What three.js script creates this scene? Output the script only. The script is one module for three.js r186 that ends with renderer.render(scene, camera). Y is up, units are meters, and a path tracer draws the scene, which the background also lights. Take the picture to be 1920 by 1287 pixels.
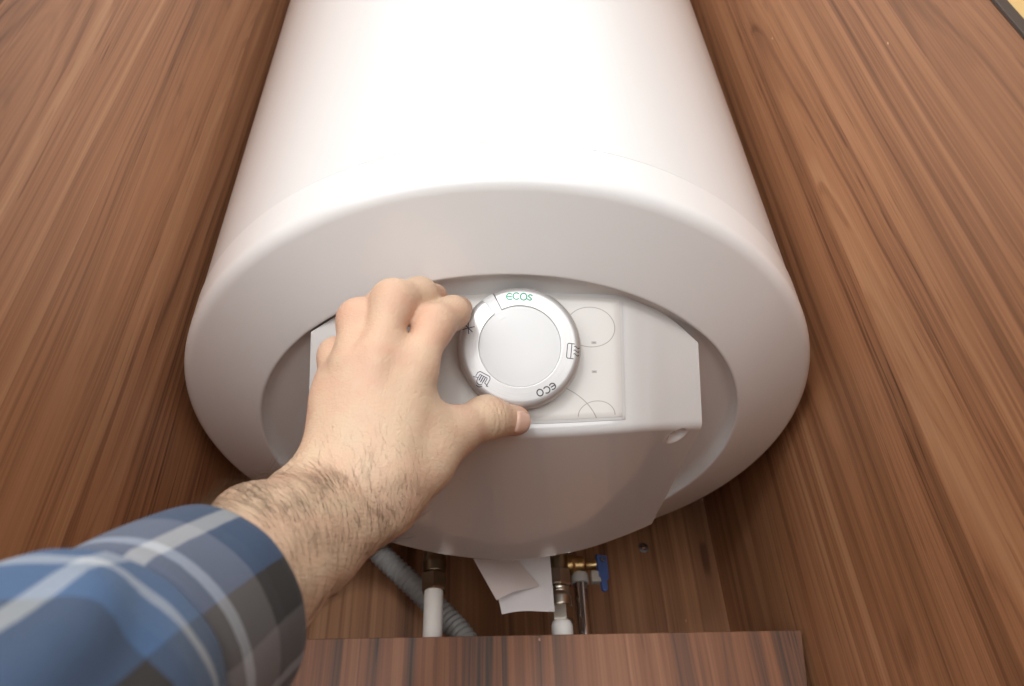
import * as THREE from 'three';
import { MarchingCubes } from 'three/addons/objects/MarchingCubes.js';
import { mergeGeometries, mergeVertices } from 'three/addons/utils/BufferGeometryUtils.js';
import { RoundedBoxGeometry } from 'three/addons/geometries/RoundedBoxGeometry.js';
import { RectAreaLightUniformsLib } from 'three/addons/lights/RectAreaLightUniformsLib.js';

// ------------------------------------------------------------------ camera, light, exposure
// metres; y = 0 is the lower rim of the heater (about 1.6 m above the floor), z runs out of the niche
const V = (x, y, z) => new THREE.Vector3(x, y, z);
const scene = new THREE.Scene();
const EYE = V(-0.00883, -0.32481, 0.48489), FWD = V(0.03097, 0.63352, -0.7731).normalize();
const UP = V(0.01522, 0.77309, 0.63412).addScaledVector(FWD, 0).normalize();
const camera = new THREE.PerspectiveCamera(47.757, 1024 / 686, 0.01, 20);
camera.position.copy(EYE); camera.up.copy(UP); camera.lookAt(EYE.clone().add(FWD));
camera.focus = 0.46; camera.userData.fStop = 10.5;
scene.add(camera);
const RIGHT = new THREE.Vector3().crossVectors(FWD, UP).normalize(); UP.crossVectors(RIGHT, FWD);
const FOC = 1453.6;
const P = (px, py, d) => EYE.clone().addScaledVector(FWD, d).addScaledVector(RIGHT, (px - 960) / FOC * d).addScaledVector(UP, -(py - 643.5) / FOC * d);   // a sketched point, d metres ahead
const A = (px, py, z) => { const r = P(px, py, 1).sub(EYE); return EYE.clone().addScaledVector(r, (z - EYE.z) / r.z); };                                  // the same on the plane z

const renderer = new THREE.WebGLRenderer({ antialias: true });
renderer.toneMapping = THREE.LinearToneMapping;
renderer.toneMappingExposure = 0.96;
renderer.shadowMap.enabled = true;
RectAreaLightUniformsLib.init();
const KEY = { pos: V(-0.26, -0.12, 1.42), size: 0.12, power: 78, color: 0xf6faff };
const SOFT = { pos: V(-0.26, -0.40, 1.70), w: 2.4, h: 1.4, power: 1.3, color: 0xf1f7ff };
const CEIL = { pos: V(0.05, 1.085, 1.15), w: 1.1, h: 0.9, power: 1.7, color: 0xf8fbff };
{
  const key = new THREE.RectAreaLight(KEY.color, KEY.power, KEY.size, KEY.size);
  key.position.copy(KEY.pos); key.lookAt(0, -0.03, 0); scene.add(key);
  const so = new THREE.RectAreaLight(SOFT.color, SOFT.power, SOFT.w, SOFT.h); so.position.copy(SOFT.pos); so.lookAt(0, -0.02, 0); scene.add(so);
  const c = new THREE.RectAreaLight(CEIL.color, CEIL.power, CEIL.w, CEIL.h);
  c.position.copy(CEIL.pos); c.lookAt(CEIL.pos.x, -5, CEIL.pos.z + 1e-4); scene.add(c);
}

// ------------------------------------------------------------------ helpers
function rng(seed) { let s = seed >>> 0; return () => { s = (s + 0x6D2B79F5) >>> 0; let t = s; t = Math.imul(t ^ t >>> 15, t | 1); t ^= t + Math.imul(t ^ t >>> 7, t | 61); return ((t ^ t >>> 14) >>> 0) / 4294967296; }; }
const hash = (x, y, s) => { let h = Math.imul(x, 374761393) ^ Math.imul(y, 668265263) ^ Math.imul(s, 974711); h = Math.imul(h ^ h >>> 13, 1274126177); return ((h ^ h >>> 16) >>> 0) / 4294967296; };
function vn(x, y, s = 0) {                                              // value noise, 0..1
  const xi = Math.floor(x), yi = Math.floor(y); let fx = x - xi, fy = y - yi;
  fx = fx * fx * (3 - 2 * fx); fy = fy * fy * (3 - 2 * fy);
  const a = hash(xi, yi, s), b = hash(xi + 1, yi, s), c = hash(xi, yi + 1, s), d = hash(xi + 1, yi + 1, s);
  return a + (b - a) * fx + (c - a) * fy + (a - b - c + d) * fx * fy;
}
const fbm = (x, y, s, n = 3) => { let v = 0, a = 0.5, t = 0; for (let i = 0; i < n; i++) { v += a * vn(x, y, s + i * 7); t += a; a *= 0.5; x *= 2.03; y *= 2.03; } return v / t; };
const sm = (a, b, x) => { const t = Math.min(1, Math.max(0, (x - a) / (b - a))); return t * t * (3 - 2 * t); };
const mix = (a, b, t) => a + (b - a) * t;
const lin2s = (c) => 255 * (c <= 0.0031308 ? c * 12.92 : 1.055 * Math.pow(Math.max(c, 0), 1 / 2.4) - 0.055);
function dataTex(w, h, f, srgb = true) {
  const d = new Uint8Array(w * h * 4);
  for (let j = 0; j < h; j++) for (let i = 0; i < w; i++) { const c = f(i, j), k = (j * w + i) * 4; for (let n = 0; n < 3; n++) { const v = srgb ? lin2s(c[n]) : c[n] * 255; d[k + n] = v < 0 ? 0 : v > 255 ? 255 : v; } d[k + 3] = 255; }
  const t = new THREE.DataTexture(d, w, h, THREE.RGBAFormat); t.magFilter = THREE.LinearFilter; t.minFilter = THREE.LinearMipmapLinearFilter; t.generateMipmaps = true;
  t.wrapS = t.wrapT = THREE.RepeatWrapping; if (srgb) t.colorSpace = THREE.SRGBColorSpace; t.needsUpdate = true; return t;
}
const taken = {};
const numbered = (n) => { const k = taken[n] = (taken[n] ?? -1) + 1; return k ? `${n}_${String(k).padStart(3, '0')}` : n; };
function group(name, pos, parent = scene) { const g = new THREE.Group(); g.name = parent === scene ? numbered(name) : name; if (pos) g.position.copy(pos); parent.add(g); return g; }
function mesh(name, geo, mat, parent = scene) {
  const m = new THREE.Mesh(Array.isArray(geo) ? mergeGeometries(geo.map((g) => { g = g.index ? g.toNonIndexed() : g; for (const k of Object.keys(g.attributes)) if (!['position', 'normal', 'uv'].includes(k)) g.deleteAttribute(k); return g; })) : geo, mat);
  m.name = parent === scene ? numbered(name) : name; m.castShadow = m.receiveShadow = true; parent.add(m); return m;
}
function tag(o, label, category, grp, kind) { o.userData.label = label; if (category) o.userData.category = category; if (grp) o.userData.group = grp; if (kind) o.userData.kind = kind; return o; }
function structure(name, geo, mat, label) { const m = mesh(name, geo, mat); m.userData.kind = 'structure'; if (label) m.userData.label = label; return m; }
const box = (w, h, d, x, y, z, r = 0) => { const g = r ? new RoundedBoxGeometry(w, h, d, 2, r) : new THREE.BoxGeometry(w, h, d); g.translate(x, y, z); return g; };
function gridGeo(rows, uvf) {                                           // rows of Vector3 -> smooth sheet
  const n = rows.length, m = rows[0].length, pos = [], uv = [], idx = [];
  for (let i = 0; i < n; i++) for (let j = 0; j < m; j++) { const p = rows[i][j]; pos.push(p.x, p.y, p.z); const q = uvf ? uvf(i, j, p) : [j / (m - 1), i / (n - 1)]; uv.push(q[0], q[1]); }
  for (let i = 0; i < n - 1; i++) for (let j = 0; j < m - 1; j++) { const a = i * m + j; idx.push(a, a + 1, a + m, a + 1, a + m + 1, a + m); }
  const g = new THREE.BufferGeometry(); g.setAttribute('position', new THREE.Float32BufferAttribute(pos, 3)); g.setAttribute('uv', new THREE.Float32BufferAttribute(uv, 2)); g.setIndex(idx); g.computeVertexNormals(); return g;
}
function lathe(pts, seg = 64, ps = 0, pl = Math.PI * 2) { return new THREE.LatheGeometry(pts.map(([r, h]) => new THREE.Vector2(r, h)), seg, ps, pl); }
function rounded(pts, radii, n = 5) {                                    // polyline (Vector3) with its inner corners rounded
  const out = [pts[0].clone()];
  for (let i = 1; i < pts.length - 1; i++) {
    const p = pts[i], r = radii[i] || 0; if (!r) { out.push(p.clone()); continue; }
    const a = pts[i - 1].clone().sub(p), b = pts[i + 1].clone().sub(p), la = Math.min(r, a.length() * 0.45), lb = Math.min(r, b.length() * 0.45);
    const s = p.clone().addScaledVector(a.normalize(), la), e = p.clone().addScaledVector(b.normalize(), lb);
    for (let k = 0; k <= n; k++) { const t = k / n; out.push(s.clone().multiplyScalar((1 - t) ** 2).addScaledVector(p, 2 * t * (1 - t)).addScaledVector(e, t * t)); }
  }
  out.push(pts[pts.length - 1].clone()); return out;
}
const round2 = (pts, radii, n) => rounded(pts.map(([x, y]) => V(x, y, 0)), radii, n).map((p) => [p.x, p.y]);
const tube = (pts, r, seg = 40, rs = 14) => new THREE.TubeGeometry(new THREE.CatmullRomCurve3(pts), seg, r, rs, false);

// ------------------------------------------------------------------ materials
// walnut laminate: strips of veneer with long grain; u across, v along, in metres
function woodTex(w, h, wm, hm, o) {
  const R = rng(o.seed), strips = []; let x = -0.02;
  while (x < wm + 0.1) { const q = R(); strips.push({ x, tone: (R() - 0.5) * o.strip, seed: 10 + Math.floor(R() * 900), amp: 0.1 + R() * o.figure, ph: R() * 9, c0: -0.01 + R() * 0.07, d0: 0.02 + R() * 0.03, k: (R() - 0.5) * 0.09, vm: 0.3 + R() * 0.6 }); x += o.min + q * o.var; }
  const sap = o.sap || [], specks = []; for (let k = 0; k < 9; k++) specks.push([R() * wm, R() * hm, 0.0004 + R() * 0.0005]);
  return dataTex(w, h, (i, j) => {
    const v = (j + 0.5) / h * hm; let u = (i + 0.5) / w * wm;
    const uw = u + 0.004 * (vn(v * 2.2, 3, o.seed) - 0.5) + 0.0016 * (vn(v * 9, u * 10, o.seed + 1) - 0.5);
    let k = 0; while (k < strips.length - 1 && strips[k + 1].x < uw) k++;
    const s = strips[k], c = uw - s.x;
    const dd = s.d0 + s.k * (v - s.vm) + 0.016 * (vn(v * 1.5, s.ph, s.seed + 1) - 0.5), cc = c - s.c0 + 0.010 * s.amp * (fbm(v * 2.3 + s.ph, c * 9, s.seed, 2) - 0.5) + 0.0035 * (fbm(v * 8, c * 30, s.seed + 4, 2) - 0.5);
    const g = Math.sqrt(cc * cc + dd * dd * s.amp) * Math.sign(s.amp > 0.5 ? 1 : cc || 1) + 0.0016 * (vn(v * 14, c * 60, s.seed + 6) - 0.5);
    const rd = 1 - Math.abs(2 * vn(g * 150 * o.freq + 11, v * 0.6, s.seed + 12) - 1), rd2 = 1 - Math.abs(2 * vn(g * 330 * o.freq + 31, v * 1.1, s.seed + 13) - 1);
    const rings = 0.75 * (fbm(g * 150 * o.freq + 40, v * 0.35, s.seed + 5, 3) - 0.5) - 0.20 * sm(0.72, 1, rd) - 0.13 * sm(0.7, 1, rd2) + 0.06;   // growth rings
    const fine = vn(g * 560 * o.freq + 90, v * 2.2, s.seed + 9) - 0.5;
    const fibre = vn(u * 1250, v * 13, o.seed + 17) - 0.5;
    const pore = sm(0.74, 0.95, vn(g * 1000, v * 24, o.seed + 23)) * sm(0.35, 0.7, vn(g * 60, v * 2, s.seed + 2));
    const darkLine = sm(0.68, 0.90, vn(g * 95 * o.freq + 17, v * 0.5, s.seed + 31));
    const broad = fbm(u * 14, v * 1.4, o.seed + 41, 2) - 0.5;
    let t = 0.5 + s.tone + rings * o.ring + fine * 0.24 + fibre * 0.22 + broad * 0.45 - pore * 0.26 - darkLine * o.dark;
    for (const [u0, v0, v1, wd, slope] of sap) { const d = Math.abs(uw - u0 - slope * v + 0.004 * (vn(v * 4, 1, 77) - 0.5)) / wd; t += (1 - sm(0.35, 1, d)) * sm(v0, v0 + 0.08, v) * (1 - sm(v1 - 0.05, v1, v)) * 0.42; }
    for (const [sx, sy, sr] of specks) { const q = (u - sx) ** 2 + ((v - sy) * 0.5) ** 2; if (q < sr * sr) t = 1.6; }
    t = Math.min(1.7, Math.max(-0.1, t));
    const A0 = o.dk, B0 = o.md, C0 = o.lt, m = t < 0.5 ? t * 2 : (t - 0.5) * 2, p = t < 0.5 ? A0 : B0, q = t < 0.5 ? B0 : C0;
    return [mix(p[0], q[0], m), mix(p[1], q[1], m), mix(p[2], q[2], m)];
  });
}
const WAL = { dk: [0.190, 0.080, 0.036], md: [0.435, 0.202, 0.096], lt: [0.60, 0.325, 0.170] };
const woodMat = (tex, rough = 0.42) => { const m = new THREE.MeshPhysicalMaterial({ map: tex, roughness: rough, specularIntensity: 0.8 }); const b = tex.clone(); b.colorSpace = THREE.NoColorSpace; m.bumpMap = b; m.bumpScale = 0.00012; return m; };
const texR = woodTex(2048, 2048, 0.65, 1.5, { seed: 11, strip: 0.13, min: 0.07, var: 0.09, figure: 1.6, freq: 1.25, ring: 0.8, dark: 0.22, sap: [[0.318, 0.1, 0.86, 0.006, 0.0]], ...WAL });
const texL = woodTex(2048, 2048, 0.65, 1.5, { seed: 47, strip: 0.18, min: 0.03, var: 0.06, figure: 0.7, freq: 1.35, ring: 0.8, dark: 0.2, ...WAL });
const texB = woodTex(1024, 1024, 0.5, 0.8, { seed: 83, strip: 0.2, min: 0.03, var: 0.05, figure: 0.5, freq: 1, ring: 0.8, dark: 0.2, ...WAL });
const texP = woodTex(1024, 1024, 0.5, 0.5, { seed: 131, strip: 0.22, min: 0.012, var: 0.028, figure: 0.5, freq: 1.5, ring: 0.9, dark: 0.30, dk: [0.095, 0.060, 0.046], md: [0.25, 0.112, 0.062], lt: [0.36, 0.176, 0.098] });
const white = new THREE.MeshPhysicalMaterial({ color: new THREE.Color().setRGB(0.79, 0.79, 0.785), roughness: 0.36, clearcoat: 0.5, clearcoatRoughness: 0.08 });
const capWhite = new THREE.MeshPhysicalMaterial({ color: new THREE.Color().setRGB(0.83, 0.825, 0.815), roughness: 0.36, clearcoat: 0.4, clearcoatRoughness: 0.12 });
const plastic = new THREE.MeshPhysicalMaterial({ color: new THREE.Color().setRGB(0.64, 0.635, 0.625), roughness: 0.2, clearcoat: 1, clearcoatRoughness: 0.03 });
const std = (r, g, b, rough, metal = 0, extra = {}) => new THREE.MeshStandardMaterial({ color: new THREE.Color().setRGB(r, g, b), roughness: rough, metalness: metal, ...extra });
const brass = std(0.62, 0.43, 0.20, 0.32, 1), nickel = std(0.68, 0.63, 0.54, 0.28, 1), chrome = std(0.62, 0.63, 0.64, 0.1, 1);

// ------------------------------------------------------------------ the niche and the room in front of it
const XW = 0.234, ZB = -0.31, ZF = 0.305, YT = 1.1, YF = -1.6;
function boardGeo(tex, w, h, t, uLen, vLen) {                            // slab whose uv run in metres over its large faces
  const g = new THREE.BoxGeometry(w, h, t), p = g.attributes.position, n = g.attributes.normal, uv = g.attributes.uv;
  for (let i = 0; i < p.count; i++) { const big = Math.abs(n.getX(i)) > 0.5 ? p.getZ(i) + t / 2 : p.getX(i) + w / 2; uv.setXY(i, big / uLen, (p.getY(i) + h / 2 - 1.25) / vLen); }
  return g;
}
const H = YT - YF;
{
  const depth = ZF - ZB + 0.02;
  const g1 = boardGeo(texR, 0.006, H, depth, 0.65, 1.5); g1.translate(XW + 0.003, YF + H / 2, (ZF + ZB - 0.02) / 2);
  const wr = structure('wall_right', g1, woodMat(texR));
  mesh('edge_strip', box(0.0064, H - 0.01, 0.002, XW + 0.0032, YF + H / 2, ZF + 0.0012, 0.0006), std(0.05, 0.032, 0.022, 0.6), wr);
  const g2 = boardGeo(texL, 0.012, H, depth, 0.65, 1.5); g2.translate(-XW - 0.006, YF + H / 2, (ZF + ZB - 0.02) / 2);
  const wl = structure('wall_left', g2, woodMat(texL));
  mesh('edge_strip', box(0.0124, H - 0.01, 0.002, -XW - 0.0062, YF + H / 2, ZF + 0.0012, 0.0006), std(0.03, 0.018, 0.012, 0.6), wl);
  const g3 = boardGeo(texB, XW * 2, H, 0.018, 0.5, 0.8); g3.translate(0, YF + H / 2, ZB - 0.009);
  structure('wall_back', g3, woodMat(texB, 0.5));
  // room: yellow-beige wall each side of the niche, white ceiling and side walls, brown floor
  const plaster = std(0.55, 0.37, 0.15, 0.9), paint = std(0.50, 0.50, 0.49, 0.9), floorM = std(0.07, 0.055, 0.045, 0.5);
  const W = 1.5, ZR = 2.6, xo = XW + 0.007;
  structure('wall', [box(W - xo, H, 0.06, (W + xo) / 2, YF + H / 2, ZF - 0.034), box(W - xo - 0.007, H, 0.06, -(W + xo + 0.007) / 2, YF + H / 2, ZF - 0.034)], plaster);
  structure('wall', [box(0.05, H, ZR - ZF + 0.3, W + 0.026, YF + H / 2, (ZR + ZF) / 2), box(0.05, H, ZR - ZF + 0.3, -W - 0.026, YF + H / 2, (ZR + ZF) / 2), box(2 * W, H, 0.05, 0, YF + H / 2, ZR + 0.03)], paint);
  structure('ceiling', box(2 * W + 0.2, 0.05, ZR - ZB + 0.3, 0, YT + 0.028, (ZR + ZB) / 2), paint);
  structure('floor', box(2 * W + 0.2, 0.05, ZR - ZB + 0.3, 0, YF - 0.028, (ZR + ZB) / 2), floorM);
  // ceiling light and the lamp in front, outside the frame
  const glow = new THREE.MeshStandardMaterial({ color: 0xffffff, emissive: 0xfff4ea, emissiveIntensity: 2.2 });
  const cl = group('ceiling_light', V(CEIL.pos.x, YT - 0.004, CEIL.pos.z));
  mesh('light_frame', box(CEIL.w + 0.04, 0.008, CEIL.h + 0.04, 0, -0.001, 0), std(0.8, 0.8, 0.8, 0.5), cl);
  mesh('diffuser', box(CEIL.w, 0.004, CEIL.h, 0, -0.008, 0), glow, cl);
  tag(cl, 'flat white ceiling light panel above the niche', 'ceiling light');
  const sb = group('soft_light', SOFT.pos.clone()); sb.lookAt(0, -0.02, 0);
  mesh('light_frame', box(SOFT.w + 0.05, SOFT.h + 0.05, 0.04, 0, 0, -0.04, 0.01), std(0.05, 0.05, 0.05, 0.6), sb);
  mesh('diffuser', box(SOFT.w, SOFT.h, 0.006, 0, 0, -0.012), new THREE.MeshStandardMaterial({ color: 0xffffff, emissive: 0xffffff, emissiveIntensity: 1.6 }), sb);
  tag(sb, 'wide white soft light standing in the room facing the niche', 'soft light');
  const lp = group('lamp', KEY.pos.clone()); lp.lookAt(0, -0.03, 0);
  mesh('lamp_head', box(0.13, 0.13, 0.05, 0, 0, -0.04, 0.01), std(0.05, 0.05, 0.05, 0.5), lp);
  mesh('diffuser', box(KEY.size, KEY.size, 0.006, 0, 0, -0.010), new THREE.MeshStandardMaterial({ color: 0xffffff, emissive: 0xfff3e6, emissiveIntensity: 12 }), lp);
  tag(lp, 'small black lamp head with square white diffuser facing the niche', 'lamp');
}
// board that boxes in the lower niche
{
  const zf = -0.118, yl = -0.1195, yr = -0.1235, xr = 0.2305, sh = new THREE.Shape();
  sh.moveTo(-XW + 0.001, YF + 0.001); sh.lineTo(xr - 0.045, YF + 0.001); sh.lineTo(xr - 0.009, -0.18); sh.lineTo(xr, yr); sh.lineTo(-XW + 0.001, yl); sh.closePath();
  const g = new THREE.ExtrudeGeometry(sh, { depth: 0.016, bevelEnabled: true, bevelSize: 0.0006, bevelThickness: 0.0006, bevelSegments: 1 });
  g.translate(0, 0, zf - 0.017);
  const p = g.attributes.position, uv = g.attributes.uv; for (let i = 0; i < p.count; i++) uv.setXY(i, (p.getX(i) + 0.25) / 0.5, (p.getY(i) + 2) / 0.5);
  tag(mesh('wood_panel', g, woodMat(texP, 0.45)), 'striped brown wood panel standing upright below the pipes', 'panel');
}

// ------------------------------------------------------------------ the water heater
const RT = 0.225;
const heater = group('water_heater', V(0, 0, 0));
tag(heater, 'large white cylindrical water heater with round control dial hanging in wooden niche', 'water heater');
mesh('tank_body', lathe([[RT - 0.014, 0.0324], [RT - 0.0007, 0.0324], [RT - 0.0004, 0.0327], [RT - 0.0004, 1.02], [RT - 0.03, 1.05], [0.001, 1.06]], 160), white, heater);
{
  const prof = round2([[RT - 0.014, 0.0310], [RT + 0.0004, 0.0310], [RT + 0.0004, 0.0], [0.180, -0.0150], [0.1705, -0.0178], [0.1690, -0.0145], [0.1640, -0.0112], [0.0005, -0.0112]],
    [0, 0.0005, 0.0075, 0.012, 0.0020, 0.003, 0.004, 0], 8);
  mesh('end_cap', lathe(prof, 200), capWhite, heater);
  // wall bracket behind
  mesh('wall_bracket', box(0.30, 0.06, 0.09, 0, 0.62, ZB + 0.046, 0.004), std(0.7, 0.7, 0.7, 0.5), heater);
}
// control box under the cap: front sheet, rounded lower edge, underside
const TOPC = [[583, 620, .104], [640, 585, .115], [730, 546, .1265], [840, 540, .129], [960, 541, .1297], [1060, 545, .129], [1165, 553, .1255], [1215, 567, .117], [1262, 598, .104], [1309, 640, .088]];
const BOTC = [[578, 782, .069], [640, 800, .077], [730, 812, .0825], [840, 819, .085], [960, 817, .0853], [1060, 813, .0848], [1172, 806, .0825], [1215, 803, .077], [1262, 801, .066], [1317, 799, .053]];
const REARC = [[655, 985, -.075], [700, 1008, -.083], [740, 1022, -.088], [840, 1044, -.096], [950, 1054, -.0997], [1030, 1046, -.0985], [1100, 1032, -.096], [1165, 1010, -.092], [1190, 1000, -.090], [1220, 987, -.087]];
const NEAR = 0.9446, near = (p) => p.sub(EYE).multiplyScalar(NEAR).add(EYE);
const curve = (c) => new THREE.CatmullRomCurve3(c.map((q) => near(A(...q))), false, 'centripetal');
const TC = curve(TOPC), BC = curve(BOTC), RC = curve(REARC);
const face = (s, t) => TC.getPoint(s).lerp(BC.getPoint(s), t);
{
  const N = 240, rows = []; let ends = [];
  const pix = (p) => { const d = p.clone().sub(EYE), z = d.dot(FWD); return [960 + FOC * d.dot(RIGHT) / z, 643.5 - FOC * d.dot(UP) / z]; };
  for (let i = 0; i <= N; i++) {
    const s = i / N, T = TC.getPoint(s), B = BC.getPoint(s), R = RC.getPoint(s), e = 0.0025 * (Math.pow(Math.abs(2 * s - 1), 24));
    const back = V(R.x, T.y - 0.0003, R.z), up = V(R.x, T.y - 0.0002, R.z + 0.001);
    const poly = rounded([back, T, B, R, up], [0, 0.0020, 0.0042, 0.004, 0], 7);
    // subdivide the underside so that the screw hole can be pressed into it
    const out = []; for (let k = 0; k < poly.length; k++) { out.push(poly[k]); if (k < poly.length - 1) { const d = poly[k].distanceTo(poly[k + 1]); const n = Math.min(60, Math.floor(d / 0.0025)); if (d > 0.02) for (let m = 1; m < 70; m++) out.push(poly[k].clone().lerp(poly[k + 1], m / 70)); } }
    rows.push(out); if (i === 0 || i === N) ends.push(out);
  }
  // hollow for the cover screw, pressed into the underside near the right front corner
  let c0 = null, best = 1e9; for (const r of rows) for (const p of r) { const [x, y] = pix(p), d = Math.hypot(x - 1269, y - 817); if (d < best && p.y < -0.03) { best = d; c0 = p.clone(); } }
  for (const r of rows) for (const p of r) { const d = Math.hypot(p.x - c0.x, p.z - c0.z); if (d < 0.012 && Math.abs(p.y - c0.y) < 0.012) p.y += 0.0028 * (1 - sm(0.0036, 0.0068, d)) - 0.0002 * Math.exp(-((d - 0.0075) ** 2) / 1e-6); }
  const K0 = rows[0].findIndex((p, k) => k > 8 && Math.abs(rows[0][k + 3].z - rows[0][k].z) < 1e9 && k >= 0 && rows[0][k].distanceTo(BC.getPoint(0)) < 0.0046 && rows[0][k + 1].distanceTo(BC.getPoint(0)) > 0.0046);
  const geos = [gridGeo(rows.map((r) => r.slice(0, K0 + 1)))];
  mesh('box_underside', gridGeo(rows.map((r) => r.slice(K0))), plastic, heater);
  for (const e of ends) { const c = e.reduce((a, b) => a.add(b), V(0, 0, 0)).multiplyScalar(1 / e.length), pos = []; for (let k = 0; k < e.length; k++) { const a = e[k], b = e[(k + 1) % e.length]; pos.push(a.x, a.y, a.z, b.x, b.y, b.z, c.x, c.y, c.z); } const g = new THREE.BufferGeometry(); g.setAttribute('position', new THREE.Float32BufferAttribute(pos, 3)); g.setAttribute('uv', new THREE.Float32BufferAttribute(new Float32Array(pos.length / 3 * 2), 2)); g.computeVertexNormals(); geos.push(g); }
  mesh('control_box', geos, plastic, heater);
}
// frame of the box in its own plane
const FC = A(973, 658, 0.1075), FN = V(0, -0.485, 0.8745).normalize();
{
  const c = face(0.5, 0.5), n = new THREE.Vector3().crossVectors(BC.getPoint(0.5).sub(TC.getPoint(0.5)), V(1, 0, 0)).normalize(); if (n.z < 0) n.negate();
  FN.copy(n); const r = P(973, 658, 1).sub(EYE); FC.copy(EYE).addScaledVector(r, c.clone().sub(EYE).dot(n) / r.dot(n));
}
const FX = V(1, 0, 0.0).addScaledVector(FN, -FN.x).normalize(), FY = new THREE.Vector3().crossVectors(FN, FX).normalize();
// printed control panel, a thin plate with stepped edge
{
  const W = 1024, Hh = 540, cv = document.createElement('canvas'); cv.width = W; cv.height = Hh; const g = cv.getContext('2d');
  g.fillStyle = '#d3d0cb'; g.fillRect(0, 0, W, Hh);
  const X = (px) => (px - 690) / 480 * W, Y = (py) => (py - 551) / 243 * Hh, K = W / 480;
  g.strokeStyle = '#98938d'; g.lineWidth = 3.0;
  const arc = (x, y, r, a, b) => { g.beginPath(); g.arc(X(x), Y(y), r * K, a, b); g.stroke(); };
  arc(1114, 612, 41, 0, 7); arc(1122, 785, 29.5, Math.PI, Math.PI * 2); arc(1020, 818, 105, -1.25, -0.25);
  g.beginPath(); g.moveTo(X(1028), Y(549)); g.lineTo(X(1026), Y(560)); g.stroke();
  g.strokeStyle = '#77777a'; g.beginPath(); g.moveTo(X(820), Y(653)); g.quadraticCurveTo(X(840), Y(658), X(862), Y(660)); g.stroke();
  g.fillStyle = '#a9a49f'; for (const y of [643, 700]) { g.fillRect(X(1114.5), Y(y - 2.6), 8 * K, 5.2 * K); g.fillStyle = '#8f8a86'; g.fillRect(X(1116.5), Y(y - 1.2), 4 * K, 2.4 * K); g.fillStyle = '#a9a49f'; }
  const map = new THREE.CanvasTexture(cv); map.colorSpace = THREE.SRGBColorSpace;
  const onFace = (px, py) => { const r = P(px, py, 1).sub(EYE); return r; };
  // plate corners lie in the plane of the face
  const plate = (x0, x1, y0, y1, h, inset) => {
    const rows = [], M = 40, L = 20, pt = (px, py, hh) => { const s = mix(0.13, 0.665, (px - 690) / 480), t = (py - 541) / 274; const p = face(s, t), e = 0.004, n = new THREE.Vector3().crossVectors(face(s, t + e).sub(p), face(s + e, t).sub(p)).normalize(); if (n.z < 0) n.negate(); return p.addScaledVector(n, hh); };
    for (let i = -1; i <= L + 1; i++) { const r = []; for (let j = -1; j <= M + 1; j++) { const edge = i < 0 || i > L || j < 0 || j > M; const ii = Math.min(L, Math.max(0, i)), jj = Math.min(M, Math.max(0, j)); r.push(pt(mix(x0, x1, jj / M) + (j < 0 ? -1 : j > M ? 1 : 0) * 0.7, mix(y0, y1, ii / L) + (i < 0 ? -1 : i > L ? 1 : 0) * 0.7, edge ? h - inset : h)); } rows.push(r); }
    return gridGeo(rows, (i, j) => { const ii = Math.min(L, Math.max(0, i - 1)), jj = Math.min(M, Math.max(0, j - 1)); return [(mix(x0, x1, jj / M) - 690) / 480, 1 - (mix(y0, y1, ii / L) - 551) / 243]; });
  };
  const panel = mesh('control_panel', plate(694, 1165, 554, 789, 0.0010, 0.0009), new THREE.MeshPhysicalMaterial({ map, roughness: 0.38, clearcoat: 0.3, clearcoatRoughness: 0.1 }), heater);
  mesh('panel_frame', plate(688, 1172, 549, 795, 0.0006, 0.0009), plastic, panel);
}
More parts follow.
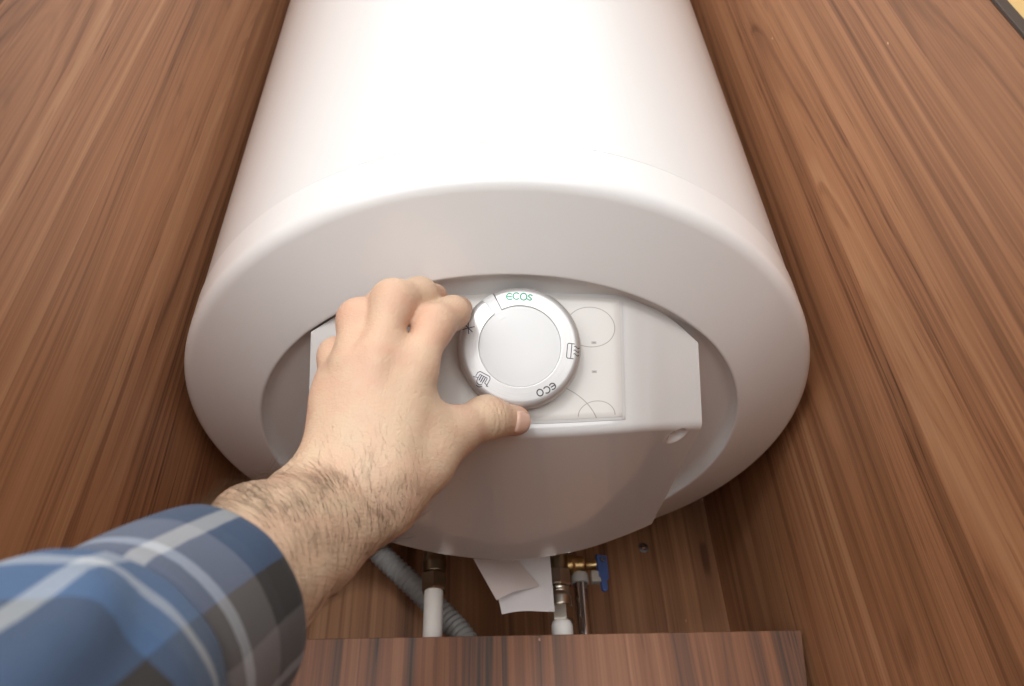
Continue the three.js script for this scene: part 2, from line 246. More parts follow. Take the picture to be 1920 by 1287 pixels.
// the dial
{
  const dial = group('thermostat_dial', null, heater); dial.position.copy(FC).addScaledVector(FN, 0.0006);
  dial.quaternion.setFromRotationMatrix(new THREE.Matrix4().makeBasis(FX, FY, FN));
  dial.scale.setScalar(NEAR * 1.0);
  dial.userData.label = 'silver control dial with white centre and printed symbols';
  const R0 = 0.0375, stand = (g) => { g.rotateX(Math.PI / 2); return g; };              // lathe axis -> dial axis
  const cv = document.createElement('canvas'); cv.width = cv.height = 1024; const g = cv.getContext('2d');
  g.fillStyle = '#c9c8c7'; g.fillRect(0, 0, 1024, 1024);
  const r = rng(5); g.lineWidth = 1; for (let i = 0; i < 1500; i++) { const q = 300 + r() * 212, a = r() * 6.283; g.strokeStyle = r() < 0.5 ? 'rgba(255,255,255,0.10)' : 'rgba(120,118,115,0.10)'; g.beginPath(); g.arc(512, 512, q, a, a + 0.15 + r() * 0.6); g.stroke(); }
  const K = 512 / R0 / 1.02, U = (px) => px * K;
  const place = (px, py, rot, f) => { g.save(); g.translate(512 + (px - 975) / 116 * R0 * K, 512 + (py - 654) / 114 * R0 * K); g.rotate(rot); const s = R0 * K / 116; g.scale(s, s); g.lineCap = 'round'; g.lineJoin = 'round'; f(); g.restore(); };
  const line = (...p) => { g.beginPath(); g.moveTo(p[0], p[1]); for (let i = 2; i < p.length; i += 2) g.lineTo(p[i], p[i + 1]); g.stroke(); };
  const letters = (col, small) => {                                        // rounded e c o (s), 15 units high
    g.strokeStyle = col; g.lineWidth = 2.5;
    const o = small ? 8 : 0;
    const at = (x, y, f) => { g.save(); g.translate(x, y); f(); g.restore(); };
    at(-15 + o - (small ? 2 : 0), 1.2, () => { g.rotate(-0.1); g.beginPath(); g.arc(0, 0, 6, -0.9, -5.4, true); g.stroke(); line(-6, 0, 3, 0); });
    at(-2.5 + o - (small ? 1 : 0), -0.4, () => { g.beginPath(); g.arc(0, 0, 6.3, -0.9, -5.4, true); g.stroke(); });
    at(11 + o, 0.3, () => { g.beginPath(); g.ellipse(0, 0, 6, 6.6, 0, 0, 7); g.stroke(); });
    if (!small) at(23, 1, () => { g.rotate(0.15); g.beginPath(); g.moveTo(3.3, -4.2); g.bezierCurveTo(-1, -7, -5, -3.6, -2, -0.8); g.bezierCurveTo(1, 1, 5, 2, 2.4, 4.6); g.bezierCurveTo(0.6, 6, -2, 5.6, -3.8, 4.2); g.stroke(); });
  };
  place(973, 561, 0.06, () => letters('#2f7a5f', false));
  place(1026, 733, Math.PI - 0.42, () => { g.scale(0.92, 0.92); letters('#4a484c', true); });
  place(880, 619, 0.1, () => { g.strokeStyle = '#3a3748'; g.lineWidth = 1.6; line(-1.5, -10.5, 1.5, 10.5); line(-10.5, 3.2, 10.5, -3.2); line(-8, -7, 8, 7); });
  place(1073, 665, 0.12, () => { g.strokeStyle = '#4a4650'; g.lineWidth = 1.6; line(2, -14, -9, -14, -11, -12, -11, 12, -9, 14, 2, 14); line(-3, -14, -3, 14); for (const y of [-7, 0, 7]) { g.beginPath(); g.moveTo(2, y - 2); g.bezierCurveTo(5, y - 6, 7, y + 4, 12, y - 1); g.stroke(); } });
  place(905, 712, 0.52, () => {                                            // wash basin with a hand
    g.strokeStyle = '#3d3a4c'; g.lineWidth = 1.4; line(-13, 2, -13, -5, -10, -9, 10, -9, 13, -5, 13, 10); line(-16, 5, -9, 3); line(9, 6, 16, 9);
    for (const [x, t] of [[-6, 8], [-2, 10], [2, 10], [6, 8]]) { g.beginPath(); g.moveTo(x - 1.8, -3); g.quadraticCurveTo(x, -6, x + 1.8, -3); g.lineTo(x + 1.6, t - 2); g.stroke(); line(x - 1.8, -3, x - 1.6, t - 4); }
    g.beginPath(); g.moveTo(-7.6, 4); g.quadraticCurveTo(-8, 12, -2, 13); g.quadraticCurveTo(2, 14, 4, 10); g.stroke(); g.beginPath(); g.moveTo(-4, 16); g.quadraticCurveTo(2, 19, 6, 13); g.stroke();
  });
  const map = new THREE.CanvasTexture(cv); map.colorSpace = THREE.SRGBColorSpace;
  const flatUV = (geo) => { const p = geo.attributes.position, uv = geo.attributes.uv; for (let i = 0; i < p.count; i++) uv.setXY(i, 0.5 + p.getX(i) * K / 1024, 0.5 + p.getY(i) * K / 1024); return geo; };
  const silver = new THREE.MeshPhysicalMaterial({ map, metalness: 0.55, roughness: 0.38 });
  const cut = 0.225, mid = (121) * Math.PI / 180;                          // the gap for the pointer, at the upper left
  // after rotateX(+90 deg) a lathe angle phi points along (sin, -cos)
  const phi0 = mid + Math.PI / 2;
  const prof = round2([[0.0246, 0.0125], [0.0246, 0.0168], [0.0356, 0.0156], [R0, 0.0108], [R0 - 0.0002, 0.0062], [R0 - 0.002, 0.0058]], [0, 0.0007, 0.003, 0.0022, 0.0008, 0], 6);
  const endCap = (phi) => { const pos = [], c = [0.031, 0.0105]; const at = ([r, h]) => [r * Math.sin(phi), h, r * Math.cos(phi)]; const pp = [...prof, [0.0246, 0.0058]]; for (let i = 0; i < pp.length; i++) pos.push(...at(pp[i]), ...at(pp[(i + 1) % pp.length]), ...at(c)); const q = new THREE.BufferGeometry(); q.setAttribute('position', new THREE.Float32BufferAttribute(pos, 3)); q.setAttribute('uv', new THREE.Float32BufferAttribute(new Float32Array(pos.length / 3 * 2), 2)); q.computeVertexNormals(); return q; };
  mesh('dial_ring', [flatUV(stand(lathe(prof, 150, phi0 + cut / 2, Math.PI * 2 - cut))), flatUV(stand(endCap(phi0 + cut / 2))), flatUV(stand(endCap(phi0 - cut / 2)))], silver, dial);
  mesh('dial_skirt', stand(lathe(round2([[R0 - 0.002, 0.0058], [R0 - 0.0005, 0.0054], [R0 - 0.0004, 0.0004], [R0 - 0.003, 0]], [0, 0.0006, 0.0006, 0], 4), 120)), std(0.62, 0.61, 0.6, 0.35, 0.5), dial);
  const wm = new THREE.MeshPhysicalMaterial({ color: new THREE.Color().setRGB(0.70, 0.71, 0.71), roughness: 0.42, clearcoat: 0.2, clearcoatRoughness: 0.3 });
  const cap = mesh('dial_cap', stand(lathe(round2([[0.0001, 0.0172], [0.016, 0.0169], [0.0248, 0.0161], [0.0248, 0.0125]], [0, 0.01, 0.0008, 0], 6), 120)), wm, dial);
  const tabProf = round2([[0.0195, 0.0140], [0.0195, 0.01672], [0.0345, 0.0148], [R0 + 0.0002, 0.0092], [R0 - 0.0002, 0.0062], [R0 - 0.003, 0.0058]], [0, 0.0004, 0.004, 0.002, 0.0008, 0], 6);
  mesh('pointer', stand(lathe(tabProf, 16, phi0 - cut / 2 + 0.012, cut - 0.024)), wm, dial);
}
// ------------------------------------------------------------------ pipes and fittings behind the control box
{
  const up = (o, pts) => o;
  const cyl = (r0, r1, y0, y1, seg = 28) => { const g = new THREE.CylinderGeometry(r1, r0, y1 - y0, seg, 1); g.translate(0, (y0 + y1) / 2, 0); return g; };
  const turned = (pts, rad, seg = 32) => lathe(round2(pts, rad, 4), seg);
  const hex = (r, y0, y1) => turned([[0.0005, y0], [r * 0.93, y0], [r, y0 + 0.0012], [r, y1 - 0.0012], [r * 0.93, y1], [0.0005, y1]], [], 6);
  const flat = (g) => { const n = g.toNonIndexed(); n.computeVertexNormals(); return n; };
  const ppr = std(0.80, 0.78, 0.75, 0.42);
  // left: white plastic pipe with dark brass union
  const yb = -0.45, L = A(812, 1150, -0.15);
  const lp = group('water_pipe', V(L.x, 0, -0.15)); tag(lp, 'white plastic water pipe with dull brass nut, left of the folded paper', 'pipe');
  const cv = document.createElement('canvas'); cv.width = 256; cv.height = 512; const g = cv.getContext('2d'); g.fillStyle = '#ece7df'; g.fillRect(0, 0, 256, 512); const rr = rng(9);
  g.fillStyle = 'rgba(70,66,62,0.75)'; for (let y = 6; y < 506; y += 9) if (rr() < 0.72) g.fillRect(139 + rr() * 4, y, 5 + rr() * 5, 2 + rr() * 4);
  g.strokeStyle = 'rgba(90,85,80,0.4)'; for (let i = 0; i < 8; i++) { const y = rr() * 512; g.beginPath(); g.moveTo(90 + rr() * 60, y); g.lineTo(150 + rr() * 80, y + (rr() - 0.5) * 30); g.stroke(); }
  const pt = new THREE.CanvasTexture(cv); pt.colorSpace = THREE.SRGBColorSpace; pt.wrapT = THREE.RepeatWrapping; pt.repeat.set(1, 5);
  mesh('pipe', cyl(0.0080, 0.0080, yb, -0.070), new THREE.MeshStandardMaterial({ map: pt, roughness: 0.45 }), lp);
  const br2 = std(0.30, 0.235, 0.155, 0.36, 1);
  mesh('nut', flat(hex(0.0112, -0.0725, -0.0575)), br2, lp);
  mesh('fitting', turned([[0.0005, -0.057], [0.0098, -0.057], [0.0104, -0.048], [0.0092, -0.043], [0.0092, -0.036], [0.012, -0.035], [0.012, -0.028], [0.0085, -0.027], [0.0085, 0.012], [0.0005, 0.012]], [0, 0.001, 0.001, 0.001, 0.001, 0.001, 0.001, 0.001, 0]), br2, lp);
  // right: nickel union on a white pipe
  const Rr = A(1052, 1150, -0.15);
  const rp = group('water_pipe', V(Rr.x, 0, -0.15)); tag(rp, 'white plastic water pipe with shiny nickel union, right of the folded paper', 'pipe');
  mesh('pipe', turned([[0.0005, yb], [0.0088, yb], [0.0088, -0.1035], [0.0072, -0.1005], [0.0005, -0.1005]], [0, 0, 0.002, 0.001, 0]), ppr, rp);
  const n1 = flat(hex(0.0102, -0.1010, -0.0885)); n1.rotateY(0.35); mesh('nut', n1, nickel, rp);
  mesh('fitting', [turned([[0.0005, -0.0885], [0.0090, -0.0883], [0.0094, -0.0800], [0.0078, -0.0770], [0.0082, -0.0755], [0.0072, -0.0745], [0.0080, -0.0730], [0.0070, -0.0715], [0.0005, -0.0712]], [0, 0.001, 0.001, 0.0008, 0.0006, 0.0006, 0.0006, 0.0006, 0])], nickel, rp);
  const n2 = flat(hex(0.0104, -0.0712, -0.0570)); n2.rotateY(0.1); mesh('nut', n2, nickel, rp);
  mesh('fitting', turned([[0.0005, -0.057], [0.0088, -0.057], [0.0088, 0.012], [0.0005, 0.012]], []), br2, rp);
  // chrome drain tube and the brass ball valve with blue lever
  const T = A(1092, 1140, -0.165);
  const ct = group('drain_tube', V(T.x, 0, -0.165)); tag(ct, 'shiny chrome tube under the brass valve', 'tube');
  mesh('tube', cyl(0.0062, 0.0062, yb, -0.062, 32), chrome, ct);
  mesh('collar', turned([[0.0005, -0.063], [0.0078, -0.063], [0.0078, -0.055], [0.0062, -0.053], [0.0005, -0.053]], [0, 0.001, 0.001, 0.001, 0], 24), std(0.42, 0.40, 0.37, 0.5), ct);
  const vp = A(1085, 1060, -0.162), bv = group('ball_valve', V(vp.x, vp.y, -0.162)); tag(bv, 'brass ball valve with hanging blue lever at the right of the pipes', 'valve');
  const side = (pts, rad, seg = 28) => { const q = turned(pts, rad, seg); q.rotateZ(-Math.PI / 2); return q; };
  mesh('body', side([[0.0005, -0.020], [0.0090, -0.020], [0.0094, -0.006], [0.0080, -0.004], [0.0080, 0.004], [0.0062, 0.006], [0.0005, 0.006]], [0, 0.001, 0.002, 0.001, 0.002, 0.001, 0]), std(0.45, 0.30, 0.13, 0.35, 1), bv);
  mesh('stem', side([[0.0005, 0.006], [0.0046, 0.006], [0.0046, 0.0165], [0.0005, 0.0165]], [0, 0, 0.0008, 0], 24), brass, bv);
  mesh('stop_block', box(0.0085, 0.010, 0.008, 0.0135, -0.0125, 0.002, 0.0012), std(0.40, 0.37, 0.32, 0.5), bv);
  const sh = new THREE.Shape(); sh.moveTo(-0.0055, 0.006); sh.lineTo(0.0055, 0.006); sh.lineTo(0.0055, -0.016); sh.lineTo(0.0028, -0.019); sh.lineTo(0.0028, -0.028); sh.quadraticCurveTo(0, -0.031, -0.0028, -0.028); sh.lineTo(-0.0028, -0.019); sh.lineTo(-0.0055, -0.016); sh.closePath();
  const lg = new THREE.ExtrudeGeometry(sh, { depth: 0.0022, bevelEnabled: true, bevelSize: 0.0007, bevelThickness: 0.0007, bevelSegments: 2 }); lg.scale(0.80, 0.88, 1); lg.rotateY(0.35); lg.translate(0.0195, 0.001, 0.002);
  const lev = mesh('lever', lg, std(0.05, 0.095, 0.26, 0.45), bv);
  const sc = turned([[0.0004, 0], [0.0022, 0], [0.0020, 0.0012], [0.0004, 0.0014]], [], 6); sc.rotateX(Math.PI / 2); sc.rotateY(0.35); sc.translate(0.0205, 0.002, 0.0052); mesh('screw', flat(sc), std(0.2, 0.2, 0.2, 0.4, 1), lev);
  // corrugated hose
  const cur = new THREE.CatmullRomCurve3([A(600, 900, -0.20), A(655, 975, -0.205), A(722, 1048, -0.208), A(800, 1122, -0.208), A(872, 1200, -0.20), A(915, 1290, -0.19)]);
  const len = cur.getLength(), N = Math.round(len / 0.0011), fr = cur.computeFrenetFrames(N), rows = [];
  for (let i = 0; i <= N; i++) { const c = cur.getPointAt(i / N), r = 0.0100 + 0.0010 * Math.sin(i * 0.0011 / 0.0052 * Math.PI * 2), row = []; for (let k = 0; k <= 24; k++) { const a = k / 24 * Math.PI * 2; row.push(c.clone().addScaledVector(fr.normals[i], Math.cos(a) * r).addScaledVector(fr.binormals[i], Math.sin(a) * r)); } rows.push(row); }
  tag(mesh('corrugated_hose', gridGeo(rows), std(0.36, 0.35, 0.33, 0.5)), 'grey corrugated plastic hose running slantwise behind the left pipe', 'hose');
  // folded paper
  const paper = (c, bow, th) => { const rows2 = []; for (let i = 0; i <= 14; i++) { const r = []; for (let j = 0; j <= 14; j++) { const u = j / 14, v = i / 14; const p = c[0].clone().multiplyScalar((1 - u) * (1 - v)).addScaledVector(c[1], u * (1 - v)).addScaledVector(c[2], u * v).addScaledVector(c[3], (1 - u) * v); p.z += bow * Math.sin(u * Math.PI * 0.9 + 0.2) * (0.3 + v) + th; p.y += 0.0008 * Math.sin(u * 5); r.push(p); } rows2.push(r); } return gridGeo(rows2); };
  const lf = group('folded_paper', null); tag(lf, 'folded pale paper leaflet hanging between the pipes under the control box', 'paper');
  mesh('back_sheet', paper([A(905, 985, -0.139), A(1026, 985, -0.141), A(1040, 1146, -0.137), A(941, 1153, -0.131)], 0.002, 0), std(0.82, 0.80, 0.80, 0.85), lf);
  mesh('front_sheet', paper([A(868, 1015, -0.134), A(955, 1030, -0.136), A(1012, 1099, -0.1335), A(931, 1128, -0.117)], 0.003, 0.001), std(0.80, 0.70, 0.67, 0.85), lf);
  const sw = A(1207, 1027, ZB + 0.001), s2 = group('wall_screw', V(sw.x, sw.y, ZB)); tag(s2, 'small screw with washer in the back board, right of the blue lever', 'screw');
  const wsh = turned([[0.0005, 0.0002], [0.0055, 0.0002], [0.0052, 0.0012], [0.0005, 0.0012]], [], 24); wsh.rotateX(Math.PI / 2); mesh('washer', wsh, std(0.35, 0.36, 0.36, 0.4, 1), s2);
  const hd = turned([[0.0005, 0.0012], [0.0030, 0.0012], [0.0024, 0.0030], [0.0005, 0.0034]], [0, 0, 0.0008, 0], 20); hd.rotateX(Math.PI / 2); mesh('head', hd, std(0.55, 0.30, 0.22, 0.35, 1), s2);
}

// ------------------------------------------------------------------ the person's arm
const person = group('person', null);
tag(person, 'left arm in blue plaid shirt sleeve with hand turning the dial', 'person');
const PH = (x, y, d) => P(x, y, d * NEAR);
const J = (a) => ({ p: PH(a[0], a[1], a[2]), r: a[3] * NEAR });
const bodyBones = [
  // forearm and wrist: ulna and radius sides, filled between
  [[562, 925, .371, .0112], [470, 985, .330, .0155]], [[470, 985, .330, .0152], [375, 1085, .272, .018]],
  [[722, 958, .384, .0135], [595, 1036, .340, .0160]], [[595, 1036, .340, .0158], [450, 1180, .276, .019]],
  [[640, 930, .372, .0165], [525, 1015, .325, .0190]], [[525, 1015, .325, .0188], [410, 1132, .268, .021]],
  [[546, 922, .369, .0095], [585, 898, .377, .0110]],
  // carpus and metacarpals
  [[620, 905, .378, .0140], [720, 925, .380, .0155]], [[720, 925, .384, .0140], [778, 888, .394, .0130]],
  [[610, 890, .381, .0112], [617, 752, .397, .0088]], [[640, 890, .379, .0118], [655, 690, .397, .0097]],
  [[682, 885, .377, .0125], [704, 672, .397, .0104]], [[730, 885, .379, .0130], [776, 700, .404, .0114]],
  [[661, 890, .3785, .0120], [678, 700, .400, .0100]], [[706, 890, .3785, .0125], [738, 705, .4025, .0104]], [[625, 890, .381, .0112], [636, 735, .400, .0092]],
  // webs between the fingers
  [[732, 664, .408, .0094], [780, 672, .412, .0094]], [[672, 655, .409, .0088], [712, 640, .410, .0088]], [[630, 712, .408, .0080], [652, 690, .410, .0080]],
  // palm behind
  [[640, 880, .396, .0130], [660, 740, .413, .0120]], [[720, 890, .396, .0140], [735, 740, .416, .0125]],
  // thumb base and web
  [[745, 905, .388, .0130], [800, 858, .402, .0140]], [[770, 745, .410, .0115], [812, 812, .413, .0100]], [[770, 830, .398, .0130], [792, 800, .404, .0122]],
];
const chains = [
  [[776, 698, .404, .0110], [813, 610, .425, .0094], [849, 587, .443, .0083], [863, 579, .464, .0073]],     // index
  [[704, 672, .397, .0106], [736, 566, .419, .0102], [786, 554, .440, .0088], [815, 555, .461, .0074]],     // middle
  [[657, 690, .397, .0100], [672, 600, .421, .0096], [717, 576, .443, .0089], [757, 588, .466, .0074]],     // ring
  [[619, 752, .397, .0092], [632, 668, .424, .0084], [662, 652, .446, .0073], [690, 655, .463, .0064]],     // little
  [[800, 858, .402, .0135], [845, 812, .420, .0122], [912, 783, .441, .0110], [967, 789, .457, .0089]],     // thumb
];
const valleys = [[[634, 655, .400], [610, 800, .384], .0012, .0042], [[692, 612, .402], [668, 735, .386], .0013, .0042], [[690, 548, .40], [660, 660, .393], .0010, .0035]];
const veins = [];
const ridges = [[[692, 850, .384, .0030], [704, 690, .3885, .0035]], [[738, 850, .386, .0030], [770, 715, .3950, .0036]], [[652, 850, .385, .0026], [656, 715, .3895, .0030]], [[622, 860, .388, .0024], [618, 775, .391, .0026]]];
{
  const bones = bodyBones.map((b) => b.map(J)), fing = chains.map((c) => c.map(J)), rid = ridges.map((c) => c.map(J));
  const vals = valleys.map((v) => ({ a: { p: PH(...v[0]), r: 0 }, b: { p: PH(...v[1]), r: 0 }, depth: v[2], w: v[3] })), vns = []; for (const v of veins) for (let i = 0; i < v.length - 1; i++) vns.push([J([...v[i], 0.0008]), J([...v[i + 1], 0.0008])]);
  const bb = new THREE.Box3(); for (const c of [...bones, ...fing]) for (const j of c) { bb.expandByPoint(j.p.clone().addScalar(j.r + 0.006)); bb.expandByPoint(j.p.clone().addScalar(-j.r - 0.006)); }
  const ctr = bb.getCenter(V(0, 0, 0)), sz = bb.getSize(V(0, 0, 0)), half = Math.max(sz.x, sz.y, sz.z) / 2 + 0.004;
  const RES = Math.min(230, Math.ceil(half * 2 / 0.00115));
  const mc = new MarchingCubes(RES, new THREE.MeshStandardMaterial(), false, false, 600000); mc.isolation = 0;
  const sminf = (a, b, k) => { const h = Math.max(k - Math.abs(a - b), 0) / k; return Math.min(a, b) - h * h * k * 0.25; };
  const seg = (x, y, z, a, b) => { const px = x - a.p.x, py = y - a.p.y, pz = z - a.p.z, bx = b.p.x - a.p.x, by = b.p.y - a.p.y, bz = b.p.z - a.p.z; let t = (px * bx + py * by + pz * bz) / (bx * bx + by * by + bz * bz); t = t < 0 ? 0 : t > 1 ? 1 : t; const dx = px - bx * t, dy = py - by * t, dz = pz - bz * t; return Math.sqrt(dx * dx + dy * dy + dz * dz) - (a.r + (b.r - a.r) * t); };
  // folds over the joints: across the finger at the joint, on its upper side
  const creases = []; const fold = (f, k, along, depth, w, len, bend) => { const c = fing[f], ax = c[Math.min(3, k + 1)].p.clone().sub(c[Math.max(0, k - 1)].p).normalize(), p = c[k].p.clone().addScaledVector(ax, along), top = EYE.clone().sub(p).normalize(); top.addScaledVector(ax, -top.dot(ax)).normalize(); p.addScaledVector(top, c[k].r); creases.push({ p, a: ax, s: new THREE.Vector3().crossVectors(ax, top), depth, w, len, bend }); };
  for (const [al, dp, bd] of [[-0.0042, .0005, 20], [-0.0020, .0008, -10], [0.0006, .0006, 14], [0.0032, .0004, -20]]) fold(4, 2, al, dp, 0.0007, 0.0085, bd);
  for (const f of [0, 1, 2, 3]) for (const [al, dp, bd] of [[-0.0026, .00018, 25], [-0.0006, .00024, -15], [0.0016, .0002, 20]]) fold(f, 1, al, dp, 0.0007, 0.0065, bd);
  const hs = RES / 2;
  for (let k = 0; k < RES; k++) for (let j = 0; j < RES; j++) for (let i = 0; i < RES; i++) {
    const x = ctr.x + (i - hs) / hs * half, y = ctr.y + (j - hs) / hs * half, z = ctr.z + (k - hs) / hs * half;
    let d = 1; for (const b of bones) { const e = seg(x, y, z, b[0], b[1]); d = d > 0.5 ? e : sminf(d, e, 0.011); }
    for (let f = 0; f < fing.length; f++) { const c = fing[f]; let e = seg(x, y, z, c[0], c[1]); e = sminf(e, seg(x, y, z, c[1], c[2]), 0.010); e = sminf(e, seg(x, y, z, c[2], c[3]), 0.008); d = sminf(d, e, f === 4 ? 0.009 : 0.0036); }
    if (d < 0.02) { for (const r of rid) d = sminf(d, seg(x, y, z, r[0], r[1]), 0.006);
      if (d < 0.007 && d > -0.007) for (const v of vals) { const e = seg(x, y, z, v.a, v.b); d += 0.45 * v.depth * Math.exp(-e * e / (v.w * v.w)); }
      if (d < 0.004) for (const v of vns) d = sminf(d, seg(x, y, z, v[0], v[1]), 0.0035);
      if (d < 0.006 && d > -0.006) for (const c of creases) { const dx = x - c.p.x, dy = y - c.p.y, dz = z - c.p.z, t = dx * c.a.x + dy * c.a.y + dz * c.a.z + c.bend * (dx * c.s.x + dy * c.s.y + dz * c.s.z) ** 2, r2 = dx * dx + dy * dy + dz * dz; d += c.depth * Math.exp(-t * t / (c.w * c.w)) * Math.exp(-r2 / (c.len * c.len)); } }
    mc.field[i + j * RES + k * RES * RES] = -d;
  }
  mc.update();
  const n = mc.count, pos = mc.positionArray.slice(0, n * 3), nor = mc.normalArray.slice(0, n * 3);
  for (let i = 0; i < n; i++) { pos[i * 3] = ctr.x + pos[i * 3] * half; pos[i * 3 + 1] = ctr.y + pos[i * 3 + 1] * half; pos[i * 3 + 2] = ctr.z + pos[i * 3 + 2] * half; }
  let g = new THREE.BufferGeometry(); g.setAttribute('position', new THREE.Float32BufferAttribute(pos, 3));
  g = mergeVertices(g, 1e-6); g.computeVertexNormals();
  console.log('arm', RES, half, g.index.count / 3);
  const p = g.attributes.position, nn = g.attributes.normal;
  // hand plane axes for the skin relief
  const a0 = PH(682, 885, .377), hy = PH(702, 668, .397).sub(a0).normalize(), hx = PH(772, 692, .404).sub(PH(617, 752, .397)); hx.addScaledVector(hy, -hx.dot(hy)).normalize();
  const uv = new Float32Array(p.count * 2), col = new Float32Array(p.count * 3), q = V(0, 0, 0);
  const warm = [...fing.map((c) => [c[1].p, 0.012, 0.8]), ...fing.map((c) => [c[3].p, 0.014, 1]), ...fing.slice(0, 4).map((c) => [c[0].p, 0.012, 0.5])];
  for (let i = 0; i < p.count; i++) {
    q.fromBufferAttribute(p, i); const o = q.clone().sub(a0); uv[i * 2] = o.dot(hx) / 0.06; uv[i * 2 + 1] = o.dot(hy) / 0.06;
    const m = fbm(q.x * 160, q.y * 160 + q.z * 90, 3, 3) - 0.5, m2 = fbm(q.x * 45 + q.z * 30, q.y * 45, 8, 2) - 0.5;
    let red = 0; for (const [w, r, s] of warm) red += s * Math.exp(-q.distanceToSquared(w) / (r * r));
    red = Math.min(1, red) * 0.75 + m * 0.75 + m2 * 0.5;
    col[i * 3] = 0.625 * (1 + 0.06 * m2); col[i * 3 + 1] = 0.430 * (1 - 0.20 * red); col[i * 3 + 2] = 0.300 * (1 - 0.18 * red);
  }
  g.setAttribute('uv', new THREE.Float32BufferAttribute(uv, 2)); g.setAttribute('color', new THREE.Float32BufferAttribute(col, 3));
  const bump = dataTex(512, 512, (i, j) => { const x = i / 512, y = j / 512; const a = vn(x * 90, y * 90, 4), b = Math.abs(vn(x * 40 + 3 * vn(x * 9, y * 9, 2), y * 22, 6) - 0.5), c = Math.abs(vn(x * 24, y * 44 + 3 * vn(x * 7, y * 7, 3), 9) - 0.5); const v = 0.35 * a + 0.8 * Math.min(b, 0.25) + 0.8 * Math.min(c, 0.25); return [v, v, v]; }, false);
  const skin = new THREE.MeshPhysicalMaterial({ vertexColors: true, roughness: 0.52, specularIntensity: 0.7, bumpMap: bump, bumpScale: 0.00028, sheen: 0.25, sheenRoughness: 0.5, sheenColor: new THREE.Color().setRGB(0.9, 0.5, 0.35) });
  mesh('arm', g, skin, person);
  // hair on wrist and forearm
  const R = rng(77), tri = g.index.array, hp = [], hn = [], hi = [];
  const cand = []; for (let t = 0; t < tri.length; t += 3) cand.push(t);
  const flow0 = UP.clone().multiplyScalar(0.85).addScaledVector(RIGHT, -0.45);
  const wristP = PH(680, 925, .375), armDir = PH(680, 925, .375).sub(PH(450, 1080, .30)).normalize();
  let made = 0;
  for (let k = 0; k < 400000 && made < 3700; k++) {
    const t = Math.floor(R() * tri.length / 3) * 3, i0 = tri[t], i1 = tri[t + 1], i2 = tri[t + 2]; let u = R(), v = R(); if (u + v > 1) { u = 1 - u; v = 1 - v; }
    const pt = V(0, 0, 0).fromBufferAttribute(p, i0).multiplyScalar(1 - u - v).addScaledVector(q.fromBufferAttribute(p, i1), u).addScaledVector(q.fromBufferAttribute(p, i2), v);
    const nr = V(0, 0, 0).fromBufferAttribute(nn, i0), o = pt.clone().sub(wristP), al = o.dot(armDir), hv = o.dot(hy);
    const dorsal = nr.dot(FWD.clone().negate());
    let dens = sm(-0.15, 0.35, dorsal) * (1 - sm(-0.002, 0.042, hv)) * (0.25 + 0.75 * sm(0.25, 0.7, vn(pt.x * 130, pt.y * 130 + pt.z * 80, 51)));
    const right = o.dot(hx); dens *= 1 - sm(0.006, 0.034, right - 0.2 * al) * 0.8;
    if (hv > 0.004) dens *= 0.3;
    if (R() > dens) continue; made++;
    const len = (0.005 + R() * 0.010) * (hv > 0.01 ? 0.6 : 1), lift = 0.22 + R() * 0.35;
    const sw = 1.6 * (vn(pt.x * 60 + 9, pt.y * 60 + pt.z * 40, 61) - 0.5), dir = flow0.clone().addScaledVector(RIGHT, (R() - 0.5) * 0.6 + sw).addScaledVector(UP, (R() - 0.5) * 0.4); dir.addScaledVector(nr, -dir.dot(nr)).normalize();
    const bend = new THREE.Vector3().crossVectors(nr, dir).multiplyScalar((R() - 0.5) * 1.3 + sw * 0.5), S = 6, w = 0.000026 + R() * 0.000026; const base = hp.length / 3;
    for (let s = 0; s <= S; s++) {
      const f = s / S, c = pt.clone().addScaledVector(dir, len * f).addScaledVector(nr, len * lift * f * (1 - 0.55 * f) - 0.0002).addScaledVector(bend, len * f * f), ww = w * (1 - 0.75 * f);
      const e1 = new THREE.Vector3().crossVectors(dir, nr).normalize();
      for (let a = 0; a < 3; a++) { const th = a * 2.094, d = e1.clone().multiplyScalar(Math.cos(th)).addScaledVector(nr, Math.sin(th)); hp.push(c.x + d.x * ww, c.y + d.y * ww, c.z + d.z * ww); hn.push(d.x, d.y, d.z); }
      if (s) for (let a = 0; a < 3; a++) { const A1 = base + (s - 1) * 3 + a, B1 = base + (s - 1) * 3 + (a + 1) % 3, C1 = A1 + 3, D1 = B1 + 3; hi.push(A1, B1, C1, B1, D1, C1); }
    }
  }
  const hg = new THREE.BufferGeometry(); hg.setAttribute('position', new THREE.Float32BufferAttribute(hp, 3)); hg.setAttribute('normal', new THREE.Float32BufferAttribute(hn, 3)); hg.setAttribute('uv', new THREE.Float32BufferAttribute(new Float32Array(hp.length / 3 * 2), 2)); hg.setIndex(hi);
  mesh('arm_hair', hg, std(0.34, 0.19, 0.095, 0.5), person).userData.kind = 'stuff';
}
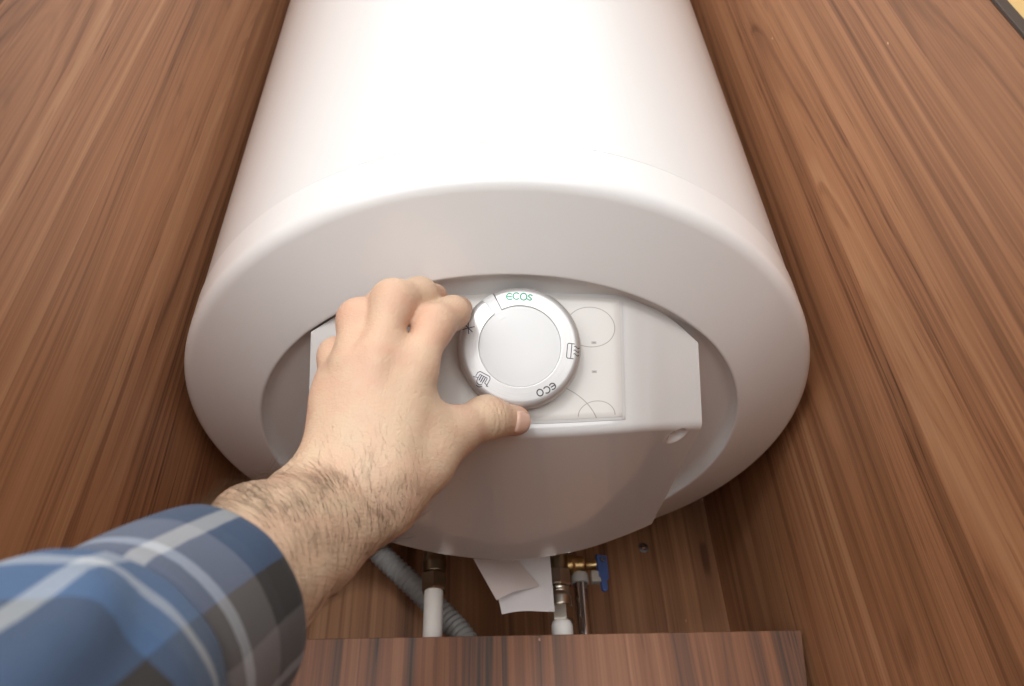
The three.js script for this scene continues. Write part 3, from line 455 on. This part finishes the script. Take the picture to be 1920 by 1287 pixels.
// thumbnail
{
  const tip = PH(967, 789, .457), ax = tip.clone().sub(PH(912, 783, .441)).normalize(), n = EYE.clone().sub(tip).normalize().addScaledVector(RIGHT, 0.22).addScaledVector(UP, -0.10); n.addScaledVector(ax, -n.dot(ax)).normalize();
  const ay = new THREE.Vector3().crossVectors(n, ax), r = 0.0089 * NEAR, rows = [];
  for (let i = 0; i <= 18; i++) { const row = []; for (let j = 0; j <= 18; j++) {
    const u = j / 9 - 1, v = i / 9 - 1, L = 0.0070 * u * Math.sqrt(1 - 0.42 * v * v) - 0.0014, W = v * 0.92 * Math.sqrt(1 - 0.34 * u * u), a = W * 0.95, rr = r - 0.13 * L;             // around the fingertip
    const lift = 0.0007 - 0.0014 * Math.max(Math.abs(u), Math.abs(v)) ** 6, end = L > 0 ? Math.sqrt(Math.max(0, 1 - (L / (r * 1.12)) ** 2)) : 1;
    row.push(tip.clone().addScaledVector(ax, L).addScaledVector(n, Math.cos(a) * (rr * (0.55 + 0.45 * end) + lift)).addScaledVector(ay, Math.sin(a) * (rr * (0.6 + 0.4 * end) + lift)));
  } rows.push(row); }
  mesh('thumbnail', gridGeo(rows), new THREE.MeshPhysicalMaterial({ color: new THREE.Color().setRGB(0.70, 0.47, 0.37), roughness: 0.32, clearcoat: 0.3, clearcoatRoughness: 0.2 }), person);
}
// plaid shirt sleeve with turned cuff
{
  const B = [[0.050, 0.105, 0.215], [0.44, 0.48, 0.52], [0.050, 0.105, 0.215], [0.024, 0.022, 0.021], [0.145, 0.130, 0.130], [0.42, 0.44, 0.47], [0.145, 0.130, 0.130], [0.024, 0.022, 0.021]], Wd = [17, 5.5, 17, 14, 14, 4, 14, 14], tot = Wd.reduce((a, b) => a + b);
  const band = (m) => { m = ((m % tot) + tot) % tot; let i = 0; while (m > Wd[i]) { m -= Wd[i]; i++; } return B[i]; };
  const N = 1024, map = dataTex(N, N, (i, j) => { const u = i / N * tot, v = j / N * tot, a = band(u + 0.25 * (vn(i * 0.25, j * 0.05, 3) - 0.5)), b = band(v + 0.25 * (vn(i * 0.05, j * 0.25, 4) - 0.5)); const tw = ((i + j) % 6) < 3 ? 0.58 : 0.42, n = 0.88 + 0.24 * vn(i * 0.8, j * 0.8, 5); return [0, 1, 2].map((k) => mix(b[k], a[k], tw) * n); });
  const bm = dataTex(256, 256, (i, j) => { const v = ((i + j) % 6) < 3 ? 0.8 : 0.3; return [v, v, v]; }, false); bm.repeat.set(4, 4);
  const cloth = new THREE.MeshPhysicalMaterial({ map, roughness: 0.92, bumpMap: bm, bumpScale: 0.0002, sheen: 0.4, sheenRoughness: 0.6, sheenColor: new THREE.Color().setRGB(0.5, 0.55, 0.6), side: THREE.DoubleSide });
  const ctl = [[428, 1126, .278], [382, 1156, .265], [308, 1208, .247], [190, 1296, .218], [50, 1400, .188], [-120, 1540, .160], [-330, 1710, .142]].map((q) => PH(...q));
  const cur = new THREE.CatmullRomCurve3(ctl), len = cur.getLength();
  const M = 96, ax0 = cur.getTangent(0), e1 = UP.clone().addScaledVector(RIGHT, -0.4); 
  const ring = (s, r, wob, seed, off = 0) => {                            // s metres back from the opening
    const t = Math.min(1, (s + 0.009) / len), c = cur.getPointAt(t), tg = cur.getTangentAt(t), a = e1.clone().addScaledVector(tg, -e1.dot(tg)).normalize(), b = new THREE.Vector3().crossVectors(tg, a), row = [];
    for (let k = 0; k <= M; k++) { const th = k / M * Math.PI * 2, w = wob * (fbm(Math.cos(th) * 1.6 + 5 + s * 14, Math.sin(th) * 1.6 + 5 + s * 10, seed, 2) - 0.5) + off; row.push(c.clone().addScaledVector(a, Math.cos(th) * (r + w)).addScaledVector(b, Math.sin(th) * (r + w))); }
    return row;
  };
  const uvOf = (list, s0, sc) => (i, j) => [(list[i][0] * sc + s0) / tot, ((1 - j / M) * tot * 2 - 1.6) / tot];
  const build = (list, seed, s0, sc) => gridGeo(list.map(([s, r, w, o]) => ring(s, r, w, seed, o)), uvOf(list, s0, sc));
  const cuffL = [[0.010, 0.0322, 0.002], [0.004, 0.0332, 0.002], [0.0012, 0.0339, 0.002], [0.0, 0.0349, 0.002], [0.0010, 0.0359, 0.002], [0.004, 0.0363, 0.002], [0.010, 0.0367, 0.003], [0.020, 0.0372, 0.003], [0.030, 0.0375, 0.003], [0.040, 0.0376, 0.003], [0.048, 0.0379, 0.003], [0.051, 0.0374, 0.003], [0.0525, 0.0364, 0.003], [0.0525, 0.034, 0.003]];
  const slL = [[0.044, 0.0350, 0.003], [0.0535, 0.0366, 0.003], [0.056, 0.0385, 0.004], [0.062, 0.0405, 0.006], [0.072, 0.0418, 0.009]]; for (let s = 0.082; s < len - 0.01; s += 0.006) slL.push([s, 0.0418 + (s - 0.072) * 0.055, 0.021]); slL.push([len, 0.0418 + (len - 0.072) * 0.055, 0.012]);
  const sleeve = mesh('shirt_sleeve', build(slL, 21, -50, 950), cloth, person);
  mesh('cuff', build(cuffL, 22, 41.5, 690), cloth, sleeve);
}

renderer.render(scene, camera);
